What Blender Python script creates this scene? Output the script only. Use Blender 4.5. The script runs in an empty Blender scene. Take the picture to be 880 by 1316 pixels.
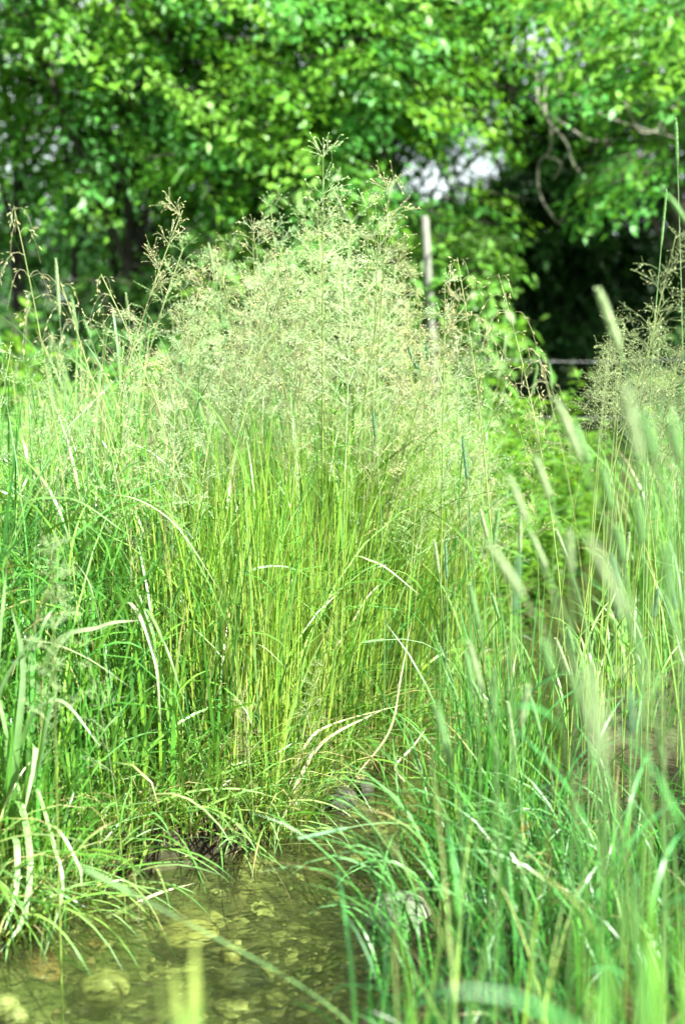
import bpy, bmesh, math, random
import numpy as np
from mathutils import Vector, Matrix, Quaternion

rng = np.random.default_rng(7)
random.seed(7)
S = bpy.context.scene
C = S.collection
R = math.radians

# ------------------------------------------------------------------ camera geometry
CAM_H, PITCH, FPX = 1.35, R(8.0), 1828.0


def ray(px, py):
    dx, dz = (px - 440) / FPX, (658 - py) / FPX
    cp, sp = math.cos(PITCH), math.sin(PITCH)
    return np.array([dx, cp + dz * sp, -sp + dz * cp])


def at(px, py, Y):
    d = ray(px, py)
    return np.array([0, 0, CAM_H]) + d * (Y / d[1])


def on_z(px, py, z=0.0):
    d = ray(px, py)
    return np.array([0, 0, CAM_H]) + d * ((z - CAM_H) / d[2])


# ------------------------------------------------------------------ terrain
LY = np.array([-60, 0, 1.0, 1.8, 2.5, 2.95, 3.25, 3.5, 3.95, 4.25, 4.8, 5.5, 7.3, 9.5, 13, 18, 60])
LX = np.array([-40, -3.2, -2.4, -1.3, -.95, -.71, -.58, -.17, .02, .22, .42, .6, 1.2, 1.77, 3.2, 5.5, 30])
RY = np.array([-60, 0, 1.0, 1.7, 2.2, 2.55, 3.05, 3.2, 4.0, 5.3, 7.0, 9.2, 13, 18, 60])
RX = np.array([-39, -2.6, -1.75, -.95, -.3, .02, .13, .22, .60, .98, 1.42, 2.0, 3.7, 6.1, 30.8])


def Ledge(y): return np.interp(y, LY, LX)
def Redge(y): return np.interp(y, RY, RX)
def sst(a, b, x):
    t = np.clip((x - a) / (b - a), 0, 1)
    return t * t * (3 - 2 * t)


def wob(x, y):
    return (np.sin(x * 9.1 + y * 3.3) * .5 + np.sin(x * 4.3 - y * 7.7 + 1.3) * .6 + np.sin(x * 17 + y * 13) * .25)


def ground_z(x, y):
    x = np.asarray(x, float); y = np.asarray(y, float)
    e = .035 * np.sin(y * 11 + 2) + .02 * np.sin(y * 23)
    dl = Ledge(y) + e - x
    dr = x - Redge(y) + e * .8
    bank_l = sst(-.03, .09, dl) * .13 + np.clip(dl, 0, 5) * .045
    bank_r = sst(-.05, .14, dr) * .10 + np.clip(dr, 0, 4) * .03
    inside = np.minimum(-dl, -dr)
    bed = -.03 - .10 * sst(0, .28, inside) + .012 * wob(x * 1.5, y * 1.5)
    z = np.where(dl > -.03, np.maximum(bed, -.03 + bank_l), np.where(dr > -.05, np.maximum(bed, -.03 + bank_r), bed))
    z = z + np.where((dl > .05) | (dr > .05), .012 * wob(x, y), 0)
    z = z + sst(8.5, 14, y) * .35
    far = np.hypot(x, y)
    return z + sst(30, 160, far) * 1.5


# ------------------------------------------------------------------ mesh helpers
class MB:
    """collects quads with per-vertex colours; build() links ONE mesh object"""
    def __init__(s): s.v, s.f, s.c, s.n = [], [], [], 0

    def add(s, v, f, c=None):
        v = np.asarray(v, np.float32).reshape(-1, 3)
        s.v.append(v); s.f.append(np.asarray(f, np.int32).reshape(-1, 4) + s.n)
        if c is None: c = np.ones((len(v), 3))
        c = np.asarray(c, np.float32)
        if c.ndim == 1: c = np.tile(c, (len(v), 1))
        s.c.append(c.reshape(-1, 3)); s.n += len(v)

    def tube(s, pts, rad, sides=5, col=(1, 1, 1)):
        pts = np.asarray(pts, float); n = len(pts)
        rad = np.broadcast_to(np.asarray(rad, float), (n,))
        T = np.gradient(pts, axis=0); T /= np.linalg.norm(T, axis=1)[:, None] + 1e-9
        ref = np.array([.9, .13, .41]) if abs(T[0, 2]) > .8 else np.array([0, 0, 1.])
        U = np.cross(T, ref); U /= np.linalg.norm(U, axis=1)[:, None] + 1e-9
        V = np.cross(T, U)
        a = np.arange(sides) / sides * 2 * math.pi
        ring = pts[:, None] + rad[:, None, None] * (np.cos(a)[None, :, None] * U[:, None] + np.sin(a)[None, :, None] * V[:, None])
        i = np.arange(n - 1)[:, None] * sides; j = np.arange(sides)[None]; k = (j + 1) % sides
        f = np.stack([i + j, i + k, i + sides + k, i + sides + j], -1)
        col = np.asarray(col, float)
        if col.ndim == 2: col = np.repeat(col, sides, 0)
        s.add(ring, f, col)

    def mesh(s, name, mat, smooth=True):
        me = bpy.data.meshes.new(name)
        v = np.concatenate(s.v); f = np.concatenate(s.f); c = np.concatenate(s.c)
        me.vertices.add(len(v)); me.vertices.foreach_set('co', v.ravel())
        me.loops.add(f.size); me.loops.foreach_set('vertex_index', f.ravel())
        me.polygons.add(len(f)); me.polygons.foreach_set('loop_start', np.arange(0, f.size, 4, dtype=np.int32))
        at_ = me.color_attributes.new('tint', 'FLOAT_COLOR', 'POINT')
        at_.data.foreach_set('color', np.concatenate([c, np.ones((len(c), 1), np.float32)], 1).ravel())
        me.update(calc_edges=True)
        if smooth: me.polygons.foreach_set('use_smooth', np.ones(len(f), bool))
        me.materials.append(mat)
        return me

    def build(s, name, mat, parent=None, smooth=True):
        return link(name, s.mesh(name, mat, smooth), parent)


def link(name, me, parent=None):
    o = bpy.data.objects.new(name, me); C.objects.link(o)
    if parent: o.parent = parent
    return o


def thing(name, label, cat, loc=(0, 0, 0), group=None):
    o = bpy.data.objects.new(name, None); C.objects.link(o)
    o.empty_display_size = .05
    o.location = loc
    return tag(o, label, cat, group)


def tag(o, label, cat, group=None):
    o['label'] = label; o['category'] = cat
    if group: o['group'] = group
    return o


def kind(o, k, label=None, cat=None):
    o['kind'] = k
    if label: o['label'] = label
    if cat: o['category'] = cat
    return o


def spline(ctrl, n):
    """Catmull-Rom through control points"""
    P = np.asarray(ctrl, float)
    P = np.vstack([2 * P[0] - P[1], P, 2 * P[-1] - P[-2]])
    out = []
    u = np.linspace(0, len(P) - 3 - 1e-6, n)
    for x in u:
        i = int(x); t = x - i
        a, b, c, d = P[i:i + 4]
        out.append(.5 * ((2 * b) + (c - a) * t + (2 * a - 5 * b + 4 * c - d) * t * t + (3 * b - a - 3 * c + d) * t ** 3))
    return np.array(out)


def bez(p0, p1, p2, p3, n):
    t = np.linspace(0, 1, n)[:, None]
    p0, p1, p2, p3 = map(np.asarray, (p0, p1, p2, p3))
    return (1 - t) ** 3 * p0 + 3 * (1 - t) ** 2 * t * p1 + 3 * (1 - t) * t * t * p2 + t ** 3 * p3


def blades(mb, base, az, L, th0, th1, w, c0, c1, K=6, twist=None, power=1.5, fold=0.0):
    base = np.asarray(base, float); N = len(base)
    if N == 0: return
    t = np.linspace(0, 1, K + 1)
    b = lambda q: np.broadcast_to(np.asarray(q, float), (N,))
    az, L, th0, th1, w = map(b, (az, L, th0, th1, w))
    tm = (t[1:] + t[:-1]) / 2
    th = th0[:, None] + (th1 - th0)[:, None] * tm ** power
    ds = (L / K)[:, None]
    r = np.concatenate([np.zeros((N, 1)), np.cumsum(np.sin(th) * ds, 1)], 1)
    z = np.concatenate([np.zeros((N, 1)), np.cumsum(np.cos(th) * ds, 1)], 1)
    ca, sa = np.cos(az), np.sin(az)
    pos = np.stack([base[:, :1] + r * ca[:, None], base[:, 1:2] + r * sa[:, None], base[:, 2:3] + z], -1)
    tht = th0[:, None] + (th1 - th0)[:, None] * t ** power
    nrm = np.stack([-np.cos(tht) * ca[:, None], -np.cos(tht) * sa[:, None], np.sin(tht)], -1)
    side = np.stack([-sa, ca, np.zeros(N)], -1)[:, None, :]
    if twist is None: twist = rng.normal(0, .9, N)
    tw = (twist[:, None] * t[None] + rng.normal(0, .35, N)[:, None])[..., None]
    sd = side * np.cos(tw) + nrm * np.sin(tw)
    nn = nrm * np.cos(tw) - side * np.sin(tw)
    prof = np.minimum(1, .55 + 1.8 * t) * (1 - t ** 2.6) + .03
    hw = (w[:, None] * .5 * prof[None])[..., None]
    c0 = np.broadcast_to(c0, (N, 3)); c1 = np.broadcast_to(c1, (N, 3))
    col = c0[:, None] * (1 - t)[None, :, None] + c1[:, None] * t[None, :, None]
    tip = (rng.random(N) < .14)[:, None, None] * np.clip((t - rng.uniform(.55, .9, N)[:, None]) * 6, 0, 1)[..., None]
    col = col * (1 - tip) + np.array([.34, .28, .12]) * tip
    if fold:
        vs = np.stack([pos - sd * hw + nn * hw * fold, pos, pos + sd * hw + nn * hw * fold], 2); m = 3
    else:
        vs = np.stack([pos - sd * hw, pos + sd * hw], 2); m = 2
    cc = np.repeat(col[:, :, None], m, 2)
    i = (np.arange(N) * (K + 1) * m)[:, None, None] + (np.arange(K) * m)[None, :, None] + np.arange(m - 1)[None, None]
    f = np.stack([i, i + 1, i + m + 1, i + m], -1)
    mb.add(vs, f, cc)


# ------------------------------------------------------------------ materials
def new_mat(name):
    m = bpy.data.materials.new(name); m.use_nodes = True
    nt = m.node_tree; nt.nodes.clear()
    return m, nt, nt.nodes, nt.links


def leafy(name, rough=.42, trans=.35, spec=.5, warm=(1.25, 1.1, .6), noise=18):
    m, nt, N, Lk = new_mat(name)
    out = N.new('ShaderNodeOutputMaterial')
    a = N.new('ShaderNodeAttribute'); a.attribute_name = 'tint'
    tc = N.new('ShaderNodeTexCoord')
    nz = N.new('ShaderNodeTexNoise'); nz.inputs['Scale'].default_value = noise; nz.inputs['Detail'].default_value = 3
    Lk.new(tc.outputs['Object'], nz.inputs['Vector'])
    mr = N.new('ShaderNodeMapRange'); mr.inputs[1].default_value = .3; mr.inputs[2].default_value = .7
    mr.inputs[3].default_value = .78; mr.inputs[4].default_value = 1.2
    Lk.new(nz.outputs['Fac'], mr.inputs[0])
    mul = N.new('ShaderNodeVectorMath'); mul.operation = 'SCALE'
    Lk.new(a.outputs['Color'], mul.inputs[0]); Lk.new(mr.outputs[0], mul.inputs['Scale'])
    p = N.new('ShaderNodeBsdfPrincipled'); p.inputs['Roughness'].default_value = rough
    p.inputs['Specular IOR Level'].default_value = spec
    Lk.new(mul.outputs[0], p.inputs['Base Color'])
    if trans > 0:
        tw = N.new('ShaderNodeVectorMath'); tw.operation = 'MULTIPLY'; tw.inputs[1].default_value = warm
        Lk.new(mul.outputs[0], tw.inputs[0])
        tr = N.new('ShaderNodeBsdfTranslucent'); Lk.new(tw.outputs[0], tr.inputs['Color'])
        mx = N.new('ShaderNodeMixShader'); mx.inputs[0].default_value = trans
        Lk.new(p.outputs[0], mx.inputs[1]); Lk.new(tr.outputs[0], mx.inputs[2])
        Lk.new(mx.outputs[0], out.inputs['Surface'])
    else:
        Lk.new(p.outputs[0], out.inputs['Surface'])
    return m


M = {}
M['blade'] = leafy('grass_blade', .38, .25, .5, (1.3, 1.15, .5))
M['leaf'] = leafy('tree_leaf', .46, .5, .5, noise=6)
M['head'] = leafy('spike_husk', .7, .12, .25, (1.1, 1.05, .8))
M['seed'] = leafy('seed_husk', .6, .45, .3, (1.1, 1.05, .8))
M['stem'] = leafy('green_stem', .45, .15, .45)
M['bark'] = leafy('bark', .85, 0, .2, noise=14)


def ground_mat():
    m, nt, N, Lk = new_mat('bank_soil')
    out = N.new('ShaderNodeOutputMaterial'); p = N.new('ShaderNodeBsdfPrincipled')
    geo = N.new('ShaderNodeNewGeometry')
    sp = N.new('ShaderNodeSeparateXYZ'); Lk.new(geo.outputs['Position'], sp.inputs[0])
    n1 = N.new('ShaderNodeTexNoise'); n1.inputs['Scale'].default_value = 6; n1.inputs['Detail'].default_value = 8
    Lk.new(geo.outputs['Position'], n1.inputs['Vector'])
    soil = N.new('ShaderNodeValToRGB')
    soil.color_ramp.elements[0].color = (.016, .013, .008, 1); soil.color_ramp.elements[1].color = (.055, .055, .022, 1)
    soil.color_ramp.elements[0].position = .35; soil.color_ramp.elements[1].position = .68
    Lk.new(n1.outputs['Fac'], soil.inputs[0])
    # gravel of the bed: pebble cells
    vo = N.new('ShaderNodeTexVoronoi'); vo.inputs['Scale'].default_value = 34; vo.inputs['Randomness'].default_value = 1
    Lk.new(geo.outputs['Position'], vo.inputs['Vector'])
    rp = N.new('ShaderNodeValToRGB')
    e = rp.color_ramp.elements
    e[0].color = (.045, .045, .02, 1); e[0].position = 0; e[1].color = (.36, .34, .15, 1); e[1].position = 1
    x = e.new(.45); x.color = (.07, .07, .03, 1); x = e.new(.75); x.color = (.11, .09, .045, 1)
    sepc = N.new('ShaderNodeSeparateColor'); Lk.new(vo.outputs['Color'], sepc.inputs[0]); Lk.new(sepc.outputs[0], rp.inputs[0])
    # algae patches
    n2 = N.new('ShaderNodeTexNoise'); n2.inputs['Scale'].default_value = 3.2; n2.inputs['Detail'].default_value = 4
    Lk.new(geo.outputs['Position'], n2.inputs['Vector'])
    al = N.new('ShaderNodeMix'); al.data_type = 'RGBA'; al.inputs['B'].default_value = (.075, .095, .028, 1)
    mr2 = N.new('ShaderNodeMapRange'); mr2.inputs[1].default_value = .42; mr2.inputs[2].default_value = .62; mr2.inputs[4].default_value = .75
    Lk.new(n2.outputs['Fac'], mr2.inputs[0]); Lk.new(mr2.outputs[0], al.inputs['Factor']); Lk.new(rp.outputs['Color'], al.inputs['A'])
    mr = N.new('ShaderNodeMapRange'); mr.inputs[1].default_value = -.02; mr.inputs[2].default_value = .02
    Lk.new(sp.outputs['Z'], mr.inputs[0])
    mx = N.new('ShaderNodeMix'); mx.data_type = 'RGBA'
    Lk.new(mr.outputs[0], mx.inputs['Factor']); Lk.new(al.outputs['Result'], mx.inputs['A']); Lk.new(soil.outputs['Color'], mx.inputs['B'])
    # far meadow
    far = N.new('ShaderNodeMapRange'); far.inputs[1].default_value = 9; far.inputs[2].default_value = 22
    Lk.new(sp.outputs['Y'], far.inputs[0])
    mx2 = N.new('ShaderNodeMix'); mx2.data_type = 'RGBA'; mx2.inputs['B'].default_value = (.10, .17, .04, 1)
    Lk.new(far.outputs[0], mx2.inputs['Factor']); Lk.new(mx.outputs['Result'], mx2.inputs['A'])
    Lk.new(mx2.outputs['Result'], p.inputs['Base Color'])
    p.inputs['Roughness'].default_value = .75; p.inputs['Specular IOR Level'].default_value = .12
    bp = N.new('ShaderNodeBump'); bp.inputs['Strength'].default_value = .6; bp.inputs['Distance'].default_value = .02
    ad = N.new('ShaderNodeMath'); ad.operation = 'SUBTRACT'
    Lk.new(n1.outputs['Fac'], ad.inputs[0]); Lk.new(vo.outputs['Distance'], ad.inputs[1])
    Lk.new(ad.outputs[0], bp.inputs['Height']); Lk.new(bp.outputs[0], p.inputs['Normal'])
    Lk.new(p.outputs[0], out.inputs['Surface'])
    return m


def water_mat():
    m, nt, N, Lk = new_mat('stream_water')
    out = N.new('ShaderNodeOutputMaterial')
    geo = N.new('ShaderNodeNewGeometry')
    mp = N.new('ShaderNodeMapping'); mp.inputs['Rotation'].default_value = (0, 0, R(-28)); mp.inputs['Scale'].default_value = (.55, 1.1, 1)
    Lk.new(geo.outputs['Position'], mp.inputs['Vector'])
    n1 = N.new('ShaderNodeTexNoise'); n1.inputs['Scale'].default_value = 22; n1.inputs['Detail'].default_value = 3; n1.inputs['Distortion'].default_value = .6
    n2 = N.new('ShaderNodeTexNoise'); n2.inputs['Scale'].default_value = 60; n2.inputs['Detail'].default_value = 2
    Lk.new(mp.outputs[0], n1.inputs['Vector']); Lk.new(mp.outputs[0], n2.inputs['Vector'])
    ad = N.new('ShaderNodeMath'); ad.operation = 'MULTIPLY_ADD'; ad.inputs[1].default_value = .35
    Lk.new(n2.outputs['Fac'], ad.inputs[0]); Lk.new(n1.outputs['Fac'], ad.inputs[2])
    bp = N.new('ShaderNodeBump'); bp.inputs['Strength'].default_value = .7; bp.inputs['Distance'].default_value = .018
    Lk.new(ad.outputs[0], bp.inputs['Height'])
    fr = N.new('ShaderNodeFresnel'); fr.inputs['IOR'].default_value = 1.333; Lk.new(bp.outputs[0], fr.inputs['Normal'])
    gl = N.new('ShaderNodeBsdfGlossy'); gl.inputs['Roughness'].default_value = .04; Lk.new(bp.outputs[0], gl.inputs['Normal'])
    tr = N.new('ShaderNodeBsdfTransparent'); tr.inputs['Color'].default_value = (.78, .90, .66, 1)
    rf = N.new('ShaderNodeBsdfRefraction'); rf.inputs['IOR'].default_value = 1.333; rf.inputs['Roughness'].default_value = .0
    rf.inputs['Color'].default_value = (.78, .90, .66, 1); Lk.new(bp.outputs[0], rf.inputs['Normal'])
    mt = N.new('ShaderNodeMixShader'); mt.inputs[0].default_value = .3
    Lk.new(tr.outputs[0], mt.inputs[1]); Lk.new(rf.outputs[0], mt.inputs[2])
    silt = N.new('ShaderNodeBsdfDiffuse'); silt.inputs['Color'].default_value = (.11, .14, .055, 1)
    ms = N.new('ShaderNodeMixShader'); ms.inputs[0].default_value = .07
    Lk.new(mt.outputs[0], ms.inputs[1]); Lk.new(silt.outputs[0], ms.inputs[2]); mt = ms
    mx = N.new('ShaderNodeMixShader')
    Lk.new(fr.outputs[0], mx.inputs[0]); Lk.new(mt.outputs[0], mx.inputs[1]); Lk.new(gl.outputs[0], mx.inputs[2])
    Lk.new(mx.outputs[0], out.inputs['Surface'])
    return m


def stone_mat(name, c1, c2, rough=.6, scale=30):
    m, nt, N, Lk = new_mat(name)
    out = N.new('ShaderNodeOutputMaterial'); p = N.new('ShaderNodeBsdfPrincipled')
    tc = N.new('ShaderNodeTexCoord')
    n1 = N.new('ShaderNodeTexNoise'); n1.inputs['Scale'].default_value = scale; n1.inputs['Detail'].default_value = 8
    Lk.new(tc.outputs['Object'], n1.inputs['Vector'])
    rp = N.new('ShaderNodeValToRGB'); rp.color_ramp.elements[0].position = .35; rp.color_ramp.elements[1].position = .65
    rp.color_ramp.elements[0].color = (*c1, 1); rp.color_ramp.elements[1].color = (*c2, 1)
    Lk.new(n1.outputs['Fac'], rp.inputs[0]); Lk.new(rp.outputs[0], p.inputs['Base Color'])
    p.inputs['Roughness'].default_value = rough
    bp = N.new('ShaderNodeBump'); bp.inputs['Strength'].default_value = .5; bp.inputs['Distance'].default_value = .01
    Lk.new(n1.outputs['Fac'], bp.inputs['Height']); Lk.new(bp.outputs[0], p.inputs['Normal'])
    Lk.new(p.outputs[0], out.inputs['Surface'])
    return m


# ------------------------------------------------------------------ ground, water
def axis(lo, hi, step, ext, ratio=1.22):
    a = list(np.arange(lo, hi + 1e-6, step))
    d = step
    while a[-1] < ext: d *= ratio; a.append(a[-1] + d)
    d = step
    while a[0] > -ext: d *= ratio; a.insert(0, a[0] - d)
    return np.array(a)


def sheet(name, xs, ys, zf, mat):
    X, Y = np.meshgrid(xs, ys)
    v = np.stack([X, Y, zf(X, Y)], -1)
    nx, ny = len(xs), len(ys)
    i = np.arange(ny - 1)[:, None] * nx + np.arange(nx - 1)[None]
    mb = MB(); mb.add(v, np.stack([i, i + 1, i + nx + 1, i + nx], -1))
    return mb.build(name, mat)


kind(sheet('ground', axis(-2.2, 2.6, .03, 260), axis(.6, 9, .03, 260), ground_z, ground_mat()), 'structure')

wy = np.concatenate([np.arange(-3, 1.5, .3), np.arange(1.5, 10, .08), np.arange(10, 22, .5)])
wv, ww = [], 12
for y in wy:
    a, b = Ledge(y) - .16, Redge(y) + .22
    for k in range(ww): wv.append((a + (b - a) * k / (ww - 1), y, 0))
i = (np.arange(len(wy) - 1)[:, None] * ww + np.arange(ww - 1)[None])
mb = MB(); mb.add(wv, np.stack([i, i + 1, i + ww + 1, i + ww], -1))
kind(mb.build('water', water_mat()), 'structure')

# ------------------------------------------------------------------ stones
def stone_mesh(name, seed, mat, size=(1, 1, 1), rough=.12):
    bm = bmesh.new(); bmesh.ops.create_icosphere(bm, subdivisions=4, radius=.5)
    r = random.Random(seed); ph = [r.uniform(0, 6) for _ in range(9)]
    for v in bm.verts:
        p = v.co * 2
        d = 1 + rough * (math.sin(p.x * 2.1 + ph[0]) + math.sin(p.y * 2.6 + ph[1]) + math.sin(p.z * 2.3 + ph[2])) * .6 \
            + rough * .3 * (math.sin(p.x * 6 + p.y * 3 + ph[3]) + math.sin(p.y * 7 - p.z * 4 + ph[4])) \
            + rough * .1 * (math.sin(p.x * 15 + ph[5]) * math.sin(p.y * 14 + ph[6]) + math.sin(p.z * 17 + ph[7]))
        v.co = Vector((v.co.x * d * size[0], v.co.y * d * size[1], v.co.z * d * size[2]))
    me = bpy.data.meshes.new(name); bm.to_mesh(me); bm.free()
    me.polygons.foreach_set('use_smooth', np.ones(len(me.polygons), bool)); me.materials.append(mat)
    return me


SM = dict(
    olive=stone_mat('olive_stone', (.13, .13, .045), (.40, .36, .16), .45, 22),
    rust=stone_mat('rusty_stone', (.10, .06, .025), (.30, .18, .08), .5, 26),
    pale=stone_mat('pale_stone', (.22, .21, .10), (.45, .42, .22), .5, 20),
    white=stone_mat('white_stone', (.05, .065, .035), (.17, .195, .13), .8, 11),
    dark=stone_mat('dark_stone', (.014, .016, .009), (.045, .048, .026), .75, 25),
    yellow=stone_mat('yellow_stone', (.20, .17, .06), (.42, .36, .14), .5, 24))


def stone(px, py, w, d, h, topz, m, label, seed, rz=0, group=None):
    p = on_z(px, py, topz - h * .35)
    o = link('stone', stone_mesh('stone', seed, SM[m], (w, d, h)))
    o.location = (p[0], p[1], topz - h * .5); o.rotation_euler.z = rz
    return tag(o, label, 'stone', group)


stone(130, 1264, .13, .085, .07, -.012, 'olive', 'large rounded olive stone just under the water at lower left', 1, .1)
stone(42, 1250, .12, .10, .06, -.03, 'rust', 'rusty brown submerged stone beside the large olive stone', 2, .4)
stone(4, 1288, .06, .05, .05, -.004, 'pale', 'pale yellow stone at the left edge of the water', 3, .4)
stone(22, 1304, .045, .04, .035, -.006, 'pale', 'small pale stone below another at the left edge', 4, .9)
stone(516, 1170, .16, .14, .12, .068, 'white', 'pale grey boulder sitting in the shallows under the right bank grass', 5, .5)
stone(548, 1140, .06, .06, .05, .06, 'white', 'small white stone tucked behind the pale grey boulder', 6, .2)
stone(296, 1225, .05, .05, .04, -.04, 'yellow', 'small round yellow stone under clear water in mid stream', 7)
stone(243, 1200, .14, .10, .05, -.05, 'yellow', 'flat mossy yellow slab under the water below the left bank', 8, .2)
stone(500, 1092, .11, .09, .04, -.03, 'pale', 'tan flat stone under water beside the right bank grass', 9, .2)
stone(440, 1022, .09, .07, .07, .05, 'dark', 'wet dark stone at the foot of the left bank', 10, .6)
stone(468, 1012, .06, .05, .05, .035, 'dark', 'small wet dark stone right of a larger one at the bank foot', 11, 1.1)
stone(320, 1252, .10, .08, .05, -.06, 'dark', 'dark submerged stone near the bottom of the stream view', 12)
for k in range(26):
    px, py = rng.uniform(20, 560), rng.uniform(1060, 1312)
    s = rng.uniform(.03, .085)
    p = on_z(px, py, -.1)
    if not (Ledge(p[1]) + .1 < p[0] < Redge(p[1]) - .08): continue
    m = ['olive', 'yellow', 'dark', 'rust', 'pale', 'olive'][k % 6]
    o = link('stone', stone_mesh('stone', 30 + k, SM[m], (s, s * rng.uniform(.6, 1), s * rng.uniform(.3, .55)), .2))
    o.location = (p[0], p[1], float(ground_z(p[0], p[1])) + s * .12); o.rotation_euler.z = rng.uniform(0, 6)
    tag(o, 'small dull pebble lying under the shallow stream water', 'stone', 'pebbles under the stream water')

# loose gravel: nobody could count it
gb = MB()
NP_ = 2600
gy = rng.uniform(2.2, 6.5, NP_); gx = Ledge(gy) + rng.uniform(0, 1, NP_) * (Redge(gy) - Ledge(gy))
oct_ = np.array([[1, 0, 0], [0, 1, 0], [-1, 0, 0], [0, -1, 0], [.55, .2, .7], [-.2, .55, .7], [-.55, -.2, .7], [.2, -.55, .7]])
gf = np.array([[0, 1, 5, 4], [1, 2, 6, 5], [2, 3, 7, 6], [3, 0, 4, 7], [4, 5, 6, 7]])
pal = np.array([[.30, .27, .12], [.14, .13, .05], [.07, .06, .03], [.22, .17, .08], [.40, .37, .2], [.13, .15, .05]])
for k in range(NP_):
    s = rng.uniform(.004, .018); a = rng.uniform(0, 6)
    Rz = np.array([[math.cos(a), -math.sin(a), 0], [math.sin(a), math.cos(a), 0], [0, 0, 1]])
    v = (oct_ * rng.uniform(.75, 1.25, (8, 1)) * [s, s * rng.uniform(.6, 1), s * .6]) @ Rz.T + [gx[k], gy[k], float(ground_z(gx[k], gy[k]))]
    gb.add(v, gf, pal[rng.integers(6)] * rng.uniform(.45, .95))
kind(gb.build('gravel', M['bark']), 'stuff', 'fine olive and brown gravel covering the stream bed', 'gravel')

# ------------------------------------------------------------------ grass
def scatter(n, x0, x1, y0, y1, ok):
    xs, ys = [], []
    tot = 0
    while tot < n:
        x = rng.uniform(x0, x1, n); y = rng.uniform(y0, y1, n)
        k = ok(x, y); xs.append(x[k]); ys.append(y[k]); tot += k.sum()
        if k.sum() == 0: break
    x = np.concatenate(xs)[:n]; y = np.concatenate(ys)[:n]
    return np.stack([x, y, ground_z(x, y) - .01], -1)


def mixcol(n, *cs, jit=.18):
    cs = np.array(cs); w = rng.dirichlet(np.ones(len(cs)) * .7, n)
    return (w @ cs) * rng.uniform(1 - jit, 1 + jit, (n, 1))


GREEN = (.068, .255, .026); DEEP = (.022, .105, .018); LIME = (.25, .42, .032); PALE = (.20, .40, .15); BLUE = (.034, .155, .048)  # DEEP and BLUE: dark greens, deepened further to carry shade at the grass base
STRAW = (.42, .37, .17)
rad = lambda n, lo, hi: rng.uniform(R(lo), R(hi), n)
nrm = lambda n, mu, sd: R(1) * rng.normal(mu, sd, n)

left_dist = lambda x, y: Ledge(y) - x
right_dist = lambda x, y: x - Redge(y)

# centre clump: x -.55..0.35, Y 3.6..5
def centre_w(x, y): return np.exp(-((x - .06 - (y - 4.2) * .25) / .36) ** 4)


# 1. front green tangle on the left bank
g = MB()
n = 9000
b = scatter(n, -2.0, .4, 3.0, 5.0, lambda x, y: (left_dist(x, y) > -.01) & (rng.random(len(x)) < 1 - .75 * centre_w(x, y)))
L = rng.uniform(.35, .95, n) * (1 + .15 * rng.normal(size=n))
blades(g, b, rng.uniform(0, 2 * math.pi, n), L, nrm(n, 5, 7), np.abs(nrm(n, 62, 38)), rng.uniform(.003, .0115, n),
       mixcol(n, LIME, GREEN, DEEP), mixcol(n, GREEN, DEEP, BLUE, (.09, .28, .03)), K=7, power=1.8)
# leaves that branch off the culms half way up
n = 5200
b = scatter(n, -2.0, .75, 3.05, 5.2, lambda x, y: (left_dist(x, y) > .0) & (rng.random(len(x)) < 1 - .6 * centre_w(x, y)))
b[:, 2] += rng.uniform(.05, .72, n)
blades(g, b, rng.uniform(0, 6.28, n), rng.uniform(.10, .34, n), nrm(n, 35, 15), nrm(n, 92, 28), rng.uniform(.003, .0085, n),
       mixcol(n, GREEN, DEEP, LIME), mixcol(n, GREEN, DEEP, (.12, .33, .045)), K=7, power=1.2)
# short undergrowth near the bank edge
n = 7500
b = scatter(n, -1.6, .9, 2.9, 5.6, lambda x, y: (left_dist(x, y) > -.02) & (left_dist(x, y) < .35))
blades(g, b, rng.uniform(0, 2 * math.pi, n), rng.uniform(.12, .42, n), nrm(n, 14, 12), np.abs(nrm(n, 75, 35)), rng.uniform(.003, .006, n),
       mixcol(n, LIME, GREEN, STRAW), mixcol(n, GREEN, DEEP, (.09, .28, .03)), K=6)
n = 1500
b = scatter(n, -1.4, .9, 2.9, 5.4, lambda x, y: (left_dist(x, y) > -.03) & (left_dist(x, y) < .3))
blades(g, b, rng.uniform(0, 2 * math.pi, n), rng.uniform(.08, .35, n), nrm(n, 35, 22), np.abs(nrm(n, 95, 35)), rng.uniform(.002, .005, n),
       mixcol(n, STRAW, (.22, .17, .08), (.3, .3, .12)), mixcol(n, STRAW, (.2, .15, .07)), K=5)
# fringe leaning over the water
n = 420
b = scatter(n, -1.0, .6, 2.9, 4.8, lambda x, y: (left_dist(x, y) > -.03) & (left_dist(x, y) < .08) & ((y < 3.55) | (rng.random(len(x)) < .3)))
b[:, 2] += rng.uniform(0, .08, n)
blades(g, b, nrm(n, -60, 40), rng.uniform(.15, .42, n), nrm(n, 48, 15), nrm(n, 108, 20), rng.uniform(.004, .008, n),
       mixcol(n, GREEN, LIME, STRAW), mixcol(n, GREEN, DEEP, PALE), K=7, power=1.0)
kind(g.build('grass', M['blade']), 'stuff', 'tangled dark green grass covering the left bank above the water', 'grass')

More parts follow.
